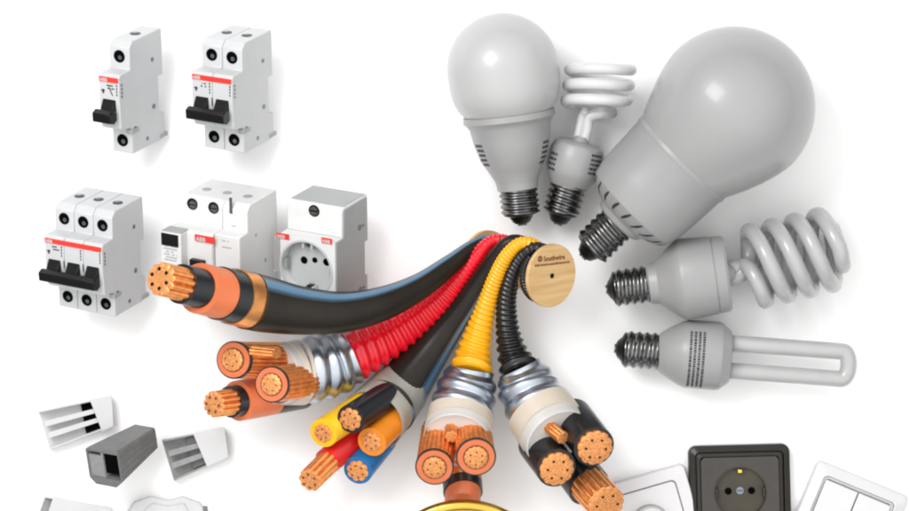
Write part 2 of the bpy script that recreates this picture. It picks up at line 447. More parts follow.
# residual current device
def rcd():
    k = 1.33; px, py = 215, 254; Wd = 58; x0 = -Wd/2
    allv = [Vector((x, y, z)) for x in (x0, -x0) for (y, z) in PROF]
    mtx, c = dev_matrix(px, py, k, allv); base = Vector((c.x, c.y, 0))
    root = thing('residual_current_device', 'pale wide protective switch with black window, partly under the copper cable tip', 'residual current device', base)
    def put(name, mb, m, parent=root, **kw): return mb.xf(mtx).link(name, m, parent, base, **kw)
    b = MB(); b.prism(PROF, x0, x0+36, 'x'); b.prism([(y*1.0, min(z, 12)) for y, z in PROF], x0+36.3, -x0)
    put('housing', b, 'pale', bevel=1.0)
    def F(ix, iy, zf): return inv_front(ix-px, iy-py, zf, k)
    for (ix, iy, m) in ((193, 204, 'steel'), (215, 208, 'steel')):
        x, y = F(ix, iy, 0); s = MB(); s.cyl((x, y, 0), (0, 0, 1), 4.6, .35); s.cyl((x+.6, y-.4, .3), (0, 0, 1), 3.1, .3, mi=1)
        s.box(x-2.4, x+3.2, y-.9, y, .6, .75)
        put('terminal_screw', s, ('tip', m))
    x, y = F(233, 206, 0); s = MB(); s.box(x-1.2, x+1.2, y-6.2, y+6.2, 0, .4); put('vent_slot', s, 'steel')
    x, y = F(210, 186, 0)
    for xx in (-18, 0, 18): s = MB(); s.cyl((xx, 42.5, -20), (0, 1, 0), 3.6, .25); put('wire_entry', s, 'greyside')
    # left block with test window
    x1, y1 = F(162, 231, 24); x2, y2 = F(183, 233, 24)
    bl = MB(); bl.box(x1, x2, -21, y1, 0, 24); bo = put('front_block', bl, 'pale', bevel=.8)
    xa, ya = F(165, 234, 24.4); xb, yb = F(181, 245, 24.4)
    wd = MB(); wd.box(x1+1, x2-2, y1-10.5, y1-1, 24, 24.8); put('test_window', wd, 'black', bo, bevel=.3)
    lid = MB(); lid.box(x1+1, x2-.2, y1, y1+.7, 12, 23.4); put('window_top', lid, 'greyside', bo, bevel=.2)
    pr = MB()
    for j in range(6): dashes(pr, xa, xb-2, yb-2.5-j*2.2, .9, 24.1, 50+j)
    put('print', pr, 'greyside', bo, smooth=0)
    xa, ya = F(195, 235.5, 18.6); xb, yb = F(215, 242, 18.6)
    lg = MB(); lg.box(xa, xb, ya-5.2, ya, 15.2, 16.0); lo = put('red_badge', lg, 'red')
    v, f = text_mesh('ABB', 4.6, .12); lt = MB(); lt.add([(x+xa+1.2, y+ya-4.6, z+16.2) for x, y, z in v], f); put('letters', lt, 'white', lo, smooth=0)
    xa, ya = F(191, 259, 18.6); s = MB(); s.box(xa, xa+12, ya-9, ya, 15, 19.5); put('toggle', s, 'black', bevel=.6)
    s = MB(); dashes(s, 14, 20, 17, .8, 12.1, 71); dashes(s, 14, 22, 12, .8, 12.1, 72); dashes(s, 15, 19, 25, .8, .1, 73)
    put('small_print', s, 'greyside', smooth=0)
    for (y, z, r) in ((16, -12, 1.4), (-8, -25, 1.6)): s = MB(); s.cyl((-x0-.15, y, z), (1, 0, 0), r, .35, 12); put('side_rivet', s, 'greyside')
rcd()

# rail mounted socket
def din_socket():
    k = 1.33; px, py = 315, 258; Wd = 47; x0 = -Wd/2
    prof = [(42.5,-40),(42.5,-3),(40,0),(20,0),(19.5,10),(19,11),(-40,11),(-42.5,9),(-42.5,-38),(-40,-40),(-22,-40),(-22,-35),(7,-35),(7,-40)]
    allv = [Vector((x, y, z)) for x in (x0, -x0) for (y, z) in prof]
    mtx, c = dev_matrix(px, py, k, allv); base = Vector((c.x, c.y, 0))
    root = thing('rail_socket', 'white modular power socket with grey side and round recessed cup above the black cable', 'power socket', base)
    def put(name, mb, m, parent=root, **kw): return mb.xf(mtx).link(name, m, parent, base, **kw)
    # housing with a real round well in its nose
    hs = MB(); hs.prism([p for p in prof if p[1] < 11 and p[0] > -39.9] and [(42.5,-40),(42.5,-3),(40,0),(19.6,0),(19.6,-6),(-42.5,-6),(-42.5,-38),(-40,-40),(-22,-40),(-22,-35),(7,-35),(7,-40)], x0, -x0)
    put('housing', hs, 'pale', bevel=.9)
    cx, cy, cr = -1.5, -5.5, 21.6
    seg = 64; nose = MB(); v = []; f = []
    def sq(t):      # point of the rectangle x0..-x0, -42.5..19.6 in direction t
        dx, dy = math.cos(t), math.sin(t); q = 1e9
        if dx > 1e-9: q = min(q, (-x0-cx)/dx)
        if dx < -1e-9: q = min(q, (x0-cx)/dx)
        if dy > 1e-9: q = min(q, (19.6-cy)/dy)
        if dy < -1e-9: q = min(q, (-42.5-cy)/dy)
        return cx+dx*q, cy+dy*q
    ts = sorted([2*PI*i/seg for i in range(seg)]+[math.atan2(b-cy, a-cx) % (2*PI) for a in (x0, -x0) for b in (19.6, -42.5)])
    n = len(ts)
    for (kind, z) in (('s', -5.9), ('s', 11), ('c', 11), ('c', -5.9)):
        for tt in ts:
            if kind == 's': a, b = sq(tt)
            else: a, b = cx+cr*math.cos(tt), cy+cr*math.sin(tt)
            v.append((a, b, z))
    for r_ in range(3):
        for i in range(n):
            j = (i+1) % n; f.append((r_*n+i, r_*n+j, (r_+1)*n+j, (r_+1)*n+i))
    nose.add(v, f); put('nose_frame', nose, 'pale', smooth=30)
    cup = MB(); cup.cyl((cx, cy, -5.8), (0, 0, 1), cr-.2, 7.2, 48)
    cup.ring((cx, cy, 10.8), (0, 0, 1), cr-.2, cr+1.4, .7, 64)
    cp = put('cup', cup, 'cup_grey')
    for (ix, iy) in ((304, 260), (315, 260), (327, 262)):
        x, y = inv_front(ix-px, iy-py, 1.4, k); s = MB(); s.cyl((x, y, 1.3), (0, 0, 1), 2.9 if ix != 315 else 2.2, .5); put('pin_hole', s, 'hole', cp)
    for (yy, hh) in ((cy+cr-3.2, 5), (cy-cr+3.6, 6)):
        s = MB(); s.box(cx-2.2, cx+2.2, yy-hh/2, yy+hh/2, 1.3, 6); s.box(cx-4.6, cx-2.8, yy-3, yy+3, 1.3, 9, 1); s.box(cx+2.8, cx+4.6, yy-3, yy+3, 1.3, 9, 1)
        put('earth_clip', s, ('steel' if yy > cy else 'tip', 'cup_grey'), cp, bevel=.3)
    for sx_ in (-1, 1):
        s = MB(); s.box(cx+sx_*(cr-3), cx+sx_*(cr-.4), cy-4, cy+4, 1.3, 8); put('guide_rib', s, 'greyside', cp, bevel=.3)
    x, y = inv_front(315-px, 211-py, 0, k); s = MB(); s.cyl((x, y, 0), (0, 0, 1), 4.6, .4); s.cyl((x, y, .3), (0, 0, 1), 3.5, .4, mi=1); s.box(x-3, x+3, y-.5, y+.5, .7, .85)
    put('terminal_screw', s, ('hole', 'steel'))
    for (ix, iy, wd) in ((277, 233, 11), (323, 238, 9)):
        x, y = inv_front(ix-px, iy-py, 11, k); s = MB(); s.box(x, x+wd, y-4, y+.6, 11, 11.4); rb = put('red_badge', s, 'red')
        vv, ff = text_mesh('ABB', 3.8, .1); lt = MB(); lt.add([(a+x+.6, b+y-3.3, c_+11.6) for a, b, c_ in vv], ff); put('letters', lt, 'white', rb, smooth=0)
    for (y, z) in ((20, -26), (-30, -26)):
        s = MB(); s.cyl((-x0+.3, y, z), (1, 0, 0), 2.2, .8, 14); s.box(-x0+.3, -x0+1.0, y-.8, y+.8, z-7, z); put('side_latch', s, 'trunkg')
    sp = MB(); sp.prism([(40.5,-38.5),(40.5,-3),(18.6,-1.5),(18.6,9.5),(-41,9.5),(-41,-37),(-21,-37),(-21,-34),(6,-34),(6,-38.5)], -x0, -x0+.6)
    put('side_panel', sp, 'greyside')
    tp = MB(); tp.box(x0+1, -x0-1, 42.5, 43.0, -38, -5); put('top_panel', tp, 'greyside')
din_socket()

# ------------------------------------------------------------------ trunking
def bil(q, u, v, z):
    (ax, ay), (bx, by), (cx, cy), (dx, dy) = q      # A top-left, B top-right, C bottom-right, D bottom-left
    x = (ax*(1-u)+bx*u)*(1-v)+(dx*(1-u)+cx*u)*v; y = (ay*(1-u)+by*u)*(1-v)+(dy*(1-u)+cy*u)*v
    return at(x, y, z)
def qbox(mb, q, u0, u1, v0, v1, z0, z1, mi=0):
    return mb.hexa([bil(q, u0, v0, z0), bil(q, u1, v0, z0), bil(q, u1, v1, z0), bil(q, u0, v1, z0)],
                   [bil(q, u0, v0, z1), bil(q, u1, v0, z1), bil(q, u1, v1, z1), bil(q, u0, v1, z1)], mi)
TG = 'short pieces of cable trunking'
def open_trunk(q, lid_u, label, mats, hgt=15):
    c = bil(q, .5, .5, 0); root = thing('cable_trunking', label, 'cable trunking', c, TG)
    b = MB(); qbox(b, q, 0, 1, 0, 1, .2, 1.8); b.link('base', mats[0], root, c, bevel=.3)
    for v0, v1 in ((0, .05), (.95, 1)):
        b = MB(); qbox(b, q, 0, 1, v0, v1, 1.8, hgt); b.link('side_wall', mats[1], root, c, bevel=.4)
    for v0 in (.33, .63):
        b = MB(); qbox(b, q, .04, 1, v0, v0+.045, 1.8, hgt-2.5); qbox(b, q, .04, 1, v0-.05, v0+.095, hgt-2.5, hgt-1.7); b.link('divider', mats[1], root, c, bevel=.2)
    b = MB(); 
    b.hexa([bil(q, lid_u-.05, -.02, hgt), bil(q, 1.01, -.02, hgt), bil(q, 1.01, 1.02, hgt), bil(q, lid_u+.06, 1.02, hgt)],
           [bil(q, lid_u-.05, -.02, hgt+1.6), bil(q, 1.01, -.02, hgt+1.6), bil(q, 1.01, 1.02, hgt+1.6), bil(q, lid_u+.06, 1.02, hgt+1.6)])
    qbox(b, q, lid_u+.05, 1.01, 1.02, 1.05, 3, hgt+1.5)
    b.link('lid', mats[2], root, c, bevel=.5)
    # dark blocks standing in for the shade in the channels under the lid
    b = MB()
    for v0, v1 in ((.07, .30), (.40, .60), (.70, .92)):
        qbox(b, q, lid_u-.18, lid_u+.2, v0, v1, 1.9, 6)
    b.link('dark_fill', mats[3], root, c, bevel=.4)
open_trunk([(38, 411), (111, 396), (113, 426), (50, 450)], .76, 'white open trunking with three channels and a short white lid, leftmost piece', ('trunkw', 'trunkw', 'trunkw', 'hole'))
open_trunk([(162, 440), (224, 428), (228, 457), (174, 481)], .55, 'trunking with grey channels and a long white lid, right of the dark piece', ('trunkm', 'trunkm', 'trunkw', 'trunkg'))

def dark_trunk():
    k = 1.0; ps = math.radians(33); pt = math.radians(21)
    R = Matrix.Rotation(math.radians(6), 3, 'Z') @ Matrix.Rotation(pt, 3, 'X') @ Matrix.Rotation(-ps, 3, 'Y')
    Wd, Hh, D = 40, 37, 62
    zmin = min((R @ Vector((x, y, z))).z for x in (-20, 20) for y in (-19, 19) for z in (-D, 0))
    c = at(104, 469, -zmin); base = Vector((c.x, c.y, 0)); mtx = Matrix.Translation(c) @ R.to_4x4()
    root = thing('cable_trunking', 'dark grey closed trunking stub with a square black opening in its end', 'cable trunking', base, TG)
    def put(name, mb, m, parent=root, **kw):
        for v in mb.v:      # the stub narrows towards its far end
            f = 1+.34*v.z/D; v.x = 20+(v.x-20)*f; v.y = 18.5+(v.y-18.5)*f
        return mb.xf(mtx).link(name, m, parent, base, **kw)
    b = MB(); b.prism([(-20, 18.5), (-20, -12), (-13, -18.5), (12, -18.5), (20, -12), (20, -11), (-12, -10.5), (-18, -9), (-18, 17), (20, 17), (20, 18.5)], -D, 0, 'z')
    put('channel', b, 'trunkg', bevel=.4)
    b = MB(); b.box(18.5, 20.1, -11, 17, -D, -.4)
    for q in range(4): b.box(20.1, 20.7, -9+q*7, -7.6+q*7, -D+.5, -1)
    put('side_wall', b, 'trunkg', bevel=.3)
    b = MB(); b.box(-2, 0, -10.4, 17, -D+1, -.5); put('divider', b, 'trunkm', bevel=.3)
    b = MB(); b.box(-18, -2, -10.4, 13, -14, -1.2); b.box(-17, -3, 13.6, 16.6, -14, -4, 1); put('end_insert', b, ('trunkm', 'hole'), bevel=.3)
    b = MB(); b.box(.2, 16.4, -5.4, 16.8, -D+1, -2.5); put('opening_shade', b, 'hole')  # black block stands in for the shade inside the opening
    b = MB(); b.hexa([(-20, 18.5, -D), (20, 18.5, -D), (20, 18.5, 0), (-20, 18.5, 0)], [(-17, 21, -D), (18, 21, -D), (18, 21, -1.5), (-17, 21, -1.5)]); put('lid', b, 'trunkg', bevel=.4)
dark_trunk()

def low_trunk(q, label, hgt, end):
    c = bil(q, .5, .5, 0); root = thing('cable_trunking', label, 'cable trunking', c, TG)
    b = MB(); qbox(b, q, 0, 1, 0, 1, .2, 1.8); b.link('base', 'trunkw', root, c, bevel=.3)
    for v0, v1 in ((0, .05), (.95, 1)):
        b = MB(); qbox(b, q, 0, 1, v0, v1, 1.8, hgt); b.link('side_wall', 'trunkw', root, c, bevel=.4)
    b = MB(); qbox(b, q, end, 1, -.02, 1.02, hgt, hgt+1.6); b.link('lid', 'trunkw', root, c, bevel=.5)
    b = MB(); qbox(b, q, .01, end+.1, .06, .94, 1.9, 5); b.link('dark_fill', 'trunkm', root, c, bevel=.3)  # mid-grey block in the channel near its end
low_trunk([(45, 496), (112, 509), (104, 548), (32, 533)], 'white trunking in the bottom left corner, cut off by the photo edge', 12, .12)
# junction piece at the bottom edge
c = at(168, 515, 0)
root = thing('trunking_junction', 'white angled trunking corner cover at the bottom edge, right of the corner piece', 'trunking corner', c)
b = MB(); P2 = [(127, 512), (133, 502), (150, 496), (169, 500), (183, 496), (200, 502), (208, 512), (204, 535), (130, 535)]
def slab(P2, z0, z1, sh=1.0):
    cx = sum(p[0] for p in P2)/len(P2); cy = sum(p[1] for p in P2)/len(P2)
    n = len(P2); v = [at(x, y, z0) for x, y in P2]+[at(cx+(x-cx)*sh, cy+(y-cy)*sh, z1) for x, y in P2]
    return MB().add(v, [tuple(range(n))[::-1], tuple(range(n, 2*n))]+[(i, (i+1) % n, n+(i+1) % n, n+i) for i in range(n)])
slab(P2, .2, 14, .96).link('cover', 'trunkw', root, c, bevel=1)
slab([(152, 503), (168, 506), (184, 503), (190, 512), (188, 530), (146, 530), (144, 510)], 14.1, 15.6, .95).link('raised_panel', 'trunkw', root, c, bevel=.8)
slab([(203, 506), (207.5, 506), (208.5, 513), (203, 513)], 14.1, 16.5, .9).link('clip', 'trunkg', root, c, bevel=.3)

# ------------------------------------------------------------------ reel
ax_img = Vector((59, -8)); 
back_c = Vector(at(487, 262, 24)); front_c = Vector(at(552, 275.8, 98))
AX = (front_c-back_c).normalized()
root = thing('cable_reel', 'wooden reel with printed pale round flange and small centre hole, cables draped over it', 'cable reel', Vector((back_c.x, back_c.y, 0)))
base = B(root)
u0 = Vector((1, 0, 0)); u0 = (u0-AX*u0.dot(AX)).normalized(); v0 = AX.cross(u0)
Rz = Matrix((u0, v0, AX)).transposed()     # local x,y in flange plane, z outwards
def flange(cen, name, r):
    mb = MB(); L = [(-r+0, -3), ]
    mb.revolve(cen, AX, [(-4, r-.4), (-3.6, r), (-.5, r), (0, r-.5)], 72, u=u0)
    return mb
def link_local(mb, name, m, root, cen, **kw):
    """give the mesh its own frame so the grain follows the board"""
    base = B(root)
    inv = Matrix.Translation(cen) @ Rz.to_4x4()
    ii = inv.inverted(); mb.v = [ii @ v for v in mb.v]
    o = mb.link(name, m, root, (0, 0, 0), **kw)
    mm = Matrix.Translation((Vector(cen)-base)*S) @ Rz.to_4x4()
    o.matrix_local = mm
    return o
ff_ = link_local(flange(front_c, 'f', 31.0), 'front_flange', 'wood', root, front_c)
link_local(flange(back_c, 'b', 31.5), 'back_flange', 'wood', root, back_c)
d = MB(); d.revolve(back_c, AX, [(0, 19), ((front_c-back_c).length-4, 19)], 40, u=u0); link_local(d, 'drum', 'wood', root, back_c)
h = MB(); h.cyl((0, 0, 0.05), (0, 0, 1), 2.5, .25, 20); h.v = [Matrix.Translation(front_c) @ Rz.to_4x4() @ v for v in h.v]; h.link('centre_hole', 'tip', root, base)
tx = MB(); TR = Matrix.Translation(front_c) @ Rz.to_4x4() @ Matrix.Rotation(math.radians(-1.5), 4, 'Z')
v, f = text_mesh('Southwire', 6.6, .16)
tx.add([(x-11.5, y+15.2, z+.15) for x, y, z in v], f)
tx.ring((-16.0, 18.0, .05), (0, 0, 1), 1.7, 3.0, .25, 24); tx.box(-16.6, -15.4, 16.6, 19.4, .05, .3)
rr = random.Random(5); x = -22.5
while x < 21.5:
    w_ = rr.uniform(1.0, 2.4); tx.box(x, x+w_, 10.8+rr.uniform(-.1, .1), 12.5+rr.uniform(-.1, .4), .05, .25); x += w_+.7
tx.xf(TR).link('printed_mark', 'copperdark', ff_ and root, base, smooth=0)
tx = None

# ------------------------------------------------------------------ cables
CG = 'cables fanned out from the reel'
def cable_path(pts, n=24):
    sp = spline(pts, n)
    P = [at(a, b, z) for a, b, z, r in sp]; R = [rad(r, z) for a, b, z, r in sp]
    return P, R
def resample(P, R, step_fn):
    """even out the rings so that ridges are well sampled; step in proportion to the radius"""
    oP = [P[0]]; oR = [R[0]]; i = 0; t_ = 0.0; cur = Vector(P[0]); 
    Ls = [0]
    for k in range(1, len(P)): Ls.append(Ls[-1]+(P[k]-P[k-1]).length)
    s = 0; k = 0
    while True:
        s += step_fn(oR[-1])
        if s >= Ls[-1]: break
        while Ls[k+1] < s: k += 1
        q = (s-Ls[k])/max(1e-9, Ls[k+1]-Ls[k])
        oP.append(P[k].lerp(P[k+1], q)); oR.append(R[k]+(R[k+1]-R[k])*q)
    oP.append(P[-1]); oR.append(R[-1])
    return oP, oR
def plain(pts, mats='jacket', capend=True):
    P, R = cable_path(pts); mb = MB(); sweep(mb, P, R, 48, None, None, (capend, True)); return mb
def corrugated(pts, pitch, depth, A=None, per=10, hel=1, shape=1.0, seg=48, cap=(True, True)):
    """pitch, depth relative to the local radius"""
    P, R = cable_path(pts); P, R = resample(P, R, lambda r: r*pitch/per)
    ph = [2*PI*i/per for i in range(len(P))]
    def fn(L, t, r, i):
        c = .5+.5*math.cos(ph[i]+hel*t); c = c**shape
        return r*(1-depth+depth*c)
    mb = MB(); sweep(mb, P, R, seg, None if A is None else [A]*len(P), fn, cap); return mb

# 1. thick black cable with stepped layers and copper core
j1 = [(247, 300.5, 143, 29), (268, 305, 139, 28), (300, 310.5, 133, 24.5), (340, 312.5, 125, 21), (380, 304.5, 112, 17.5), (418, 287.5, 92, 13.5), (450, 265, 72, 10.3), (472, 248, 58, 7.8), (488, 241, 50, 6.8), (500, 243, 44, 6.6), (512, 254, 38, 6.5)]
root = thing('power_cable', 'thick black cable with a single large copper core, topmost of the fan', 'cable', Vector((*at(340, 312, 0)[:2], 0)), CG); b0 = B(root)
def st(root, name, *a, m='semi', parent=None, **kw):
    return stage(*a, **kw).link(name, m, parent or root, B(root), smooth=40)
P, R = cable_path(j1); mb = MB(); n_ = len(P)
AA = [max(0, .85-.05*i) for i in range(n_)]
def zel(i): return (P[min(i+1, n_-1)]-P[max(i-1, 0)]).normalized().z
# the jacket path runs away from the cut end, so obliqueness is mirrored
AA = [-(.85*max(0, 1-i/20)+abs(zel(i))*min(1, i/20)) if i < 20 else zel(i) for i in range(n_)]
sweep(mb, P, R, 72, AA, None, (False, True)); sheen_stripe(mb, 72, 32, 48).link('jacket', ('jacket', 'blue1', 'blue2', 'blue3'), root, b0, smooth=50)
axs = lambda x: (x, 279+(x-161)*.245, 186-(x-161)*.48)
st(root, 'tape_screen', axs(262), axs(232), 28.3, m='tape', A=.85)
st(root, 'outer_screen', axs(250), axs(219), 27.0, m='semi', A=.85)
st(root, 'insulation', axs(240), axs(199), 25.6, m='orange', A=.85)
st(root, 'inner_screen', axs(222), axs(181), 20.2, m='semi', A=.85)
copper(axs(200), axs(161), 17.4, .88).link('copper_core', ('copper', 'copperface', 'tip', 'copperdark'), root, b0, smooth=40)

def arm(pts, r_pitch=.50, depth=.10): return corrugated(pts, r_pitch, depth, None, 16, 1, .75, 72)

def round_core(root, p, q, r, A=.95, behind='tape'):
    """screened core: copper tape outside, dark rim, orange insulation and stranded centre on the cut face"""
    co = st(root, 'core', p, q, r*.99, m='copper', A=A, cap=(False, False), seg=176, fn=lambda L, t, rr, i: rr*(1-.07*(1-abs(math.sin(t*11))**.6)))
    a = tuple(x+(y-x)*.975 for x, y in zip(p, q))
    X = lambda g: tuple(y+(y-x)*g for x, y in zip(p, q))
    st(root, 'outer_screen', a, X(.004), r*1.01, m='semi', parent=co, A=A, rows=2)
    st(root, 'insulation', a, X(.012), r*.93, m='orange', parent=co, A=A, rows=2)
    st(root, 'inner_screen', a, X(.02), r*.65, m='copperdark', parent=co, A=A, rows=2)
    copper(a, X(.03), r*.60, A, 14, 6, .08, .085).link('copper_core', ('copper', 'copperface', 'copperdark', 'copperdark'), co, B(root), smooth=40)

def sleeve(root, p, q, r0, r1, A=.85, frac=.35):
    """ivory outer sleeve, then thin white film with an open oblique mouth"""
    mid = tuple(a+(b-a)*frac for a, b in zip(p, q))
    st(root, 'ivory_sleeve', p, mid, r0, r0*(1-frac)+r1*frac, m='sleeve', A=A*.95, A0=.5)
    mb = stage(p, q, r0*.96, r1*.97, A=A, A0=.5, cap=(False, False), rows=10)
    o = mb.link('white_film', 'film', root, B(root), smooth=50)
    md = o.modifiers.new('t', 'SOLIDIFY'); md.thickness = .8*S; md.offset = -1
    back = tuple(a+(b-a)*.86 for a, b in zip(p, q))
    st(root, 'filler', mid, back, r0*.88, r1*.90, m='pad', A=A)

# 2. red corrugated cable
j2 = [(350, 357, 56, 27.5), (385, 339.5, 46, 23), (414, 320.5, 44, 19), (438, 301.5, 48, 15), (458, 279.5, 54, 11.6), (476, 257.5, 62, 8.6), (489, 243, 68, 7), (500, 240, 70, 6.6), (512, 244, 64, 6.5), (522, 256, 58, 6.5)]
root = thing('armoured_cable', 'red corrugated cable with steel armour and three copper cores', 'cable', Vector((*at(400, 330, 0)[:2], 0)), CG); b0 = B(root)
corrugated(j2, .47, .16).link('jacket', 'redj', root, b0, smooth=60)
arm([(352, 356, 55, 28.5), (335, 363, 58, 33), (320, 367.5, 64, 34), (299, 373, 74, 34)]).link('steel_armour', 'armour', root, b0, smooth=60)
sleeve(root, (301, 372.5, 73), (276, 374.5, 87), 33, 31, A=.75, frac=.66)
round_core(root, (300, 361, 66), (234, 360, 106), 18.8)
round_core(root, (308, 379, 84), (272, 384.5, 122), 18.2)
gcore = st(root, 'core', (300, 389, 50), (243, 400, 72), 20.5, m='semi', A=.8)
st(root, 'insulation', (270, 395, 62), (238, 401, 75), 20.4, m='orange', parent=gcore, A=.8)
st(root, 'inner_screen', (250, 399, 70), (230, 402, 78), 16, m='semi', parent=gcore, A=.8)
copper((250, 399, 70), (214, 404.5, 86), 13.6, .85).link('copper_core', ('copper', 'copperface', 'copperdark', 'copperdark'), gcore, b0, smooth=40)
copper((254, 351, 112), (277, 353.5, 110), 6.2, .75, 7, 0, .2).link('ground_wire', ('copper', 'copperface', 'copperdark', 'copperdark'), root, b0, smooth=40)

# 3. black five core cable
j3 = [(386, 407, 46, 31.5), (396, 395, 42, 29), (412, 374, 38, 25), (431, 349, 38, 20), (449, 325, 44, 15.8), (467, 301, 54, 12.2), (483, 276.5, 66, 9.4), (496, 256, 78, 7.6), (506, 244, 84, 6.8), (517, 241, 84, 6.6), (528, 246, 78, 6.5), (536, 258, 72, 6.5)]
root = thing('power_cable', 'black smooth cable fanning out five coloured cores, yellow, black, amber, red and blue', 'cable', Vector((*at(410, 375, 0)[:2], 0)), CG); b0 = B(root)
P, R = cable_path(j3); n_ = len(P)
AA = [-(.8*max(0, 1-i/20)+abs(zel(i))*min(1, i/20)) if i < 20 else zel(i) for i in range(n_)]
mb = MB(); sweep(mb, P, R, 72, AA, None, (False, True)); sheen_stripe(mb, 72, 136, 152).link('jacket', ('jacket', 'blue1', 'blue2', 'blue3'), root, b0, smooth=50)
mb = stage((400, 390, 38), (372, 421, 53), 28, 32, A=.85, A0=.8, cap=(False, False), rows=8)
o = mb.link('clear_sheath', 'clear', root, b0, smooth=50); md = o.modifiers.new('t', 'SOLIDIFY'); md.thickness = 1.2*S; md.offset = -1
st(root, 'filler', (398, 392, 39), (380, 412, 48.5), 25.5, 28, m='jacket', A=.85)
def small_core(p, q, r, m, rc, lobes=8, A=.9):
    c_ = st(root, 'core', p, q, r, m=m, A=A)
    copper(tuple(x+(y-x)*.9 for x, y in zip(p, q)), tuple(y+(y-x)*.02 for x, y in zip(p, q)), rc, A, lobes, 6, .2, .10).link('copper_core', ('copper', 'copperface', 'copperdark', 'copperdark'), c_, b0, smooth=40)
small_core((376, 398, 50), (323.5, 433, 78), 14.8, 'iy', 9.6)
small_core((392, 393, 58), (351, 419, 92), 14.8, 'semi', 11.8)
small_core((398, 416, 50), (372, 442, 78), 15, 'io', 10.4)
small_core((382, 440, 34), (358, 470.5, 60), 14.8, 'ib', 11.4)
rc_ = st(root, 'core', (375, 420, 36), (327, 462, 62), 13.6, m='ir', A=.75)
copper((345, 446, 52), (310, 480.5, 74), 12.6, .85, 9, 6, .2).link('copper_core', ('copper', 'copperface', 'copperdark', 'copperdark'), rc_, b0, smooth=40)

# 4. yellow corrugated cable
j4 = [(470.5, 374, 58, 22.5), (473.5, 355, 50, 19), (479.5, 330, 52, 14.2), (487, 303, 62, 10.3), (495.5, 279, 76, 8.8), (505, 259, 90, 7.8), (516, 246, 98, 7), (526, 242.5, 100, 6.6), (536, 246, 96, 6.5), (545, 256, 90, 6.5)]
root = thing('armoured_cable', 'yellow corrugated cable with steel armour and copper cores above the brass ring', 'cable', Vector((*at(480, 330, 0)[:2], 0)), CG); b0 = B(root)
corrugated(j4, .50, .15).link('jacket', 'yelj', root, b0, smooth=60)
arm([(471, 369, 58, 23.5), (468.5, 382, 58, 29), (465, 396, 62, 31.5), (460.5, 416, 70, 33)]).link('steel_armour', 'armour', root, b0, smooth=60)
sleeve(root, (461.5, 413, 69), (456.5, 441, 84), 33, 34.5, A=.8, frac=.66)
round_core(root, (440, 432, 62), (434.5, 467, 98), 19.2)
round_core(root, (471, 426, 66), (476, 457, 106), 20)
c_ = st(root, 'core', (460, 440, 40), (463, 484, 46), 19.3, m='tape', A=.7)
st(root, 'outer_screen', (462, 475, 44), (463, 492.5, 48), 19.8, m='semi', parent=c_, A=.72)
st(root, 'insulation', (463, 485, 46), (462.5, 505, 51), 18, m='orange', parent=c_, A=.72)
st(root, 'inner_screen', (462.5, 495, 48), (462.5, 522, 54), 9, m='semi', parent=c_, A=.72)
copper((462.5, 505, 50), (462.5, 532, 57), 7.5, .8).link('copper_core', ('copper', 'copperface', 'copperdark', 'copperdark'), c_, b0, smooth=40)
copper((451, 422, 84), (451.5, 437, 96), 6.6, .9, 7, 0, .2).link('ground_wire', ('copper', 'copperface', 'copperdark', 'copperdark'), root, b0, smooth=40)

# 5. black corrugated cable, its far end wound once round the drum
j5 = [(521, 374, 60, 22.5), (513.5, 356, 52, 17), (508, 332, 54, 12.6), (506.5, 304, 66, 10.2), (510.5, 281, 80, 9), (518, 263, 92, 7.8), (527, 252, 100, 7), (537, 248, 102, 6.4)]
L_ = (front_c-back_c).length
for q in range(0, 16):
    a_ = math.radians(96-q*24); p = back_c+AX*(L_-11-q*.25)+(u0*math.cos(a_)+v0*math.sin(a_))*24.0
    f_ = (H-p.z)/H
    if q > 1: j5.append((p.x/f_+454.5, 255.5-p.y/f_, p.z, 5.2))
root = thing('armoured_cable', 'black corrugated cable with steel armour and three bare copper cores, nearest the reel flange', 'cable', Vector((*at(515, 330, 0)[:2], 0)), CG); b0 = B(root)
corrugated(j5, .56, .18).link('jacket', 'blkj', root, b0, smooth=60)
arm([(518.5, 368, 60, 23), (524.5, 381, 60, 29.5), (530, 394, 64, 31.5), (541, 413, 72, 34)]).link('steel_armour', 'armour', root, b0, smooth=60)
sleeve(root, (539, 410, 71), (561, 442, 88), 34.5, 37, A=.8, frac=.68)
def bare_core(p, q, r, A=.92):
    c_ = st(root, 'core', p, q, r, m='semi', A=A)
    copper(tuple(x+(y-x)*.9 for x, y in zip(p, q)), tuple(y+(y-x)*.05 for x, y in zip(p, q)), r*.88, A, 12, 6, .09, .075).link('copper_core', ('copper', 'copperface', 'tip', 'copperdark'), c_, b0, smooth=40)
bare_core((538, 444, 66), (556, 468, 104), 20.3)
bare_core((572, 418, 70), (594, 446.5, 112), 20.8)
c_ = st(root, 'core', (560, 448, 40), (589, 487, 62), 22, m='semi', A=.75)
copper((580, 475, 56), (606, 504, 82), 19.6, .88, 14, 6, .1, .07).link('copper_core', ('copper', 'copperface', 'tip', 'copperdark'), c_, b0, smooth=40)
copper((546, 424, 94), (563, 438, 106), 7, .85, 7, 0, .2).link('ground_wire', ('copper', 'copperface', 'copperdark', 'copperdark'), root, b0, smooth=40)

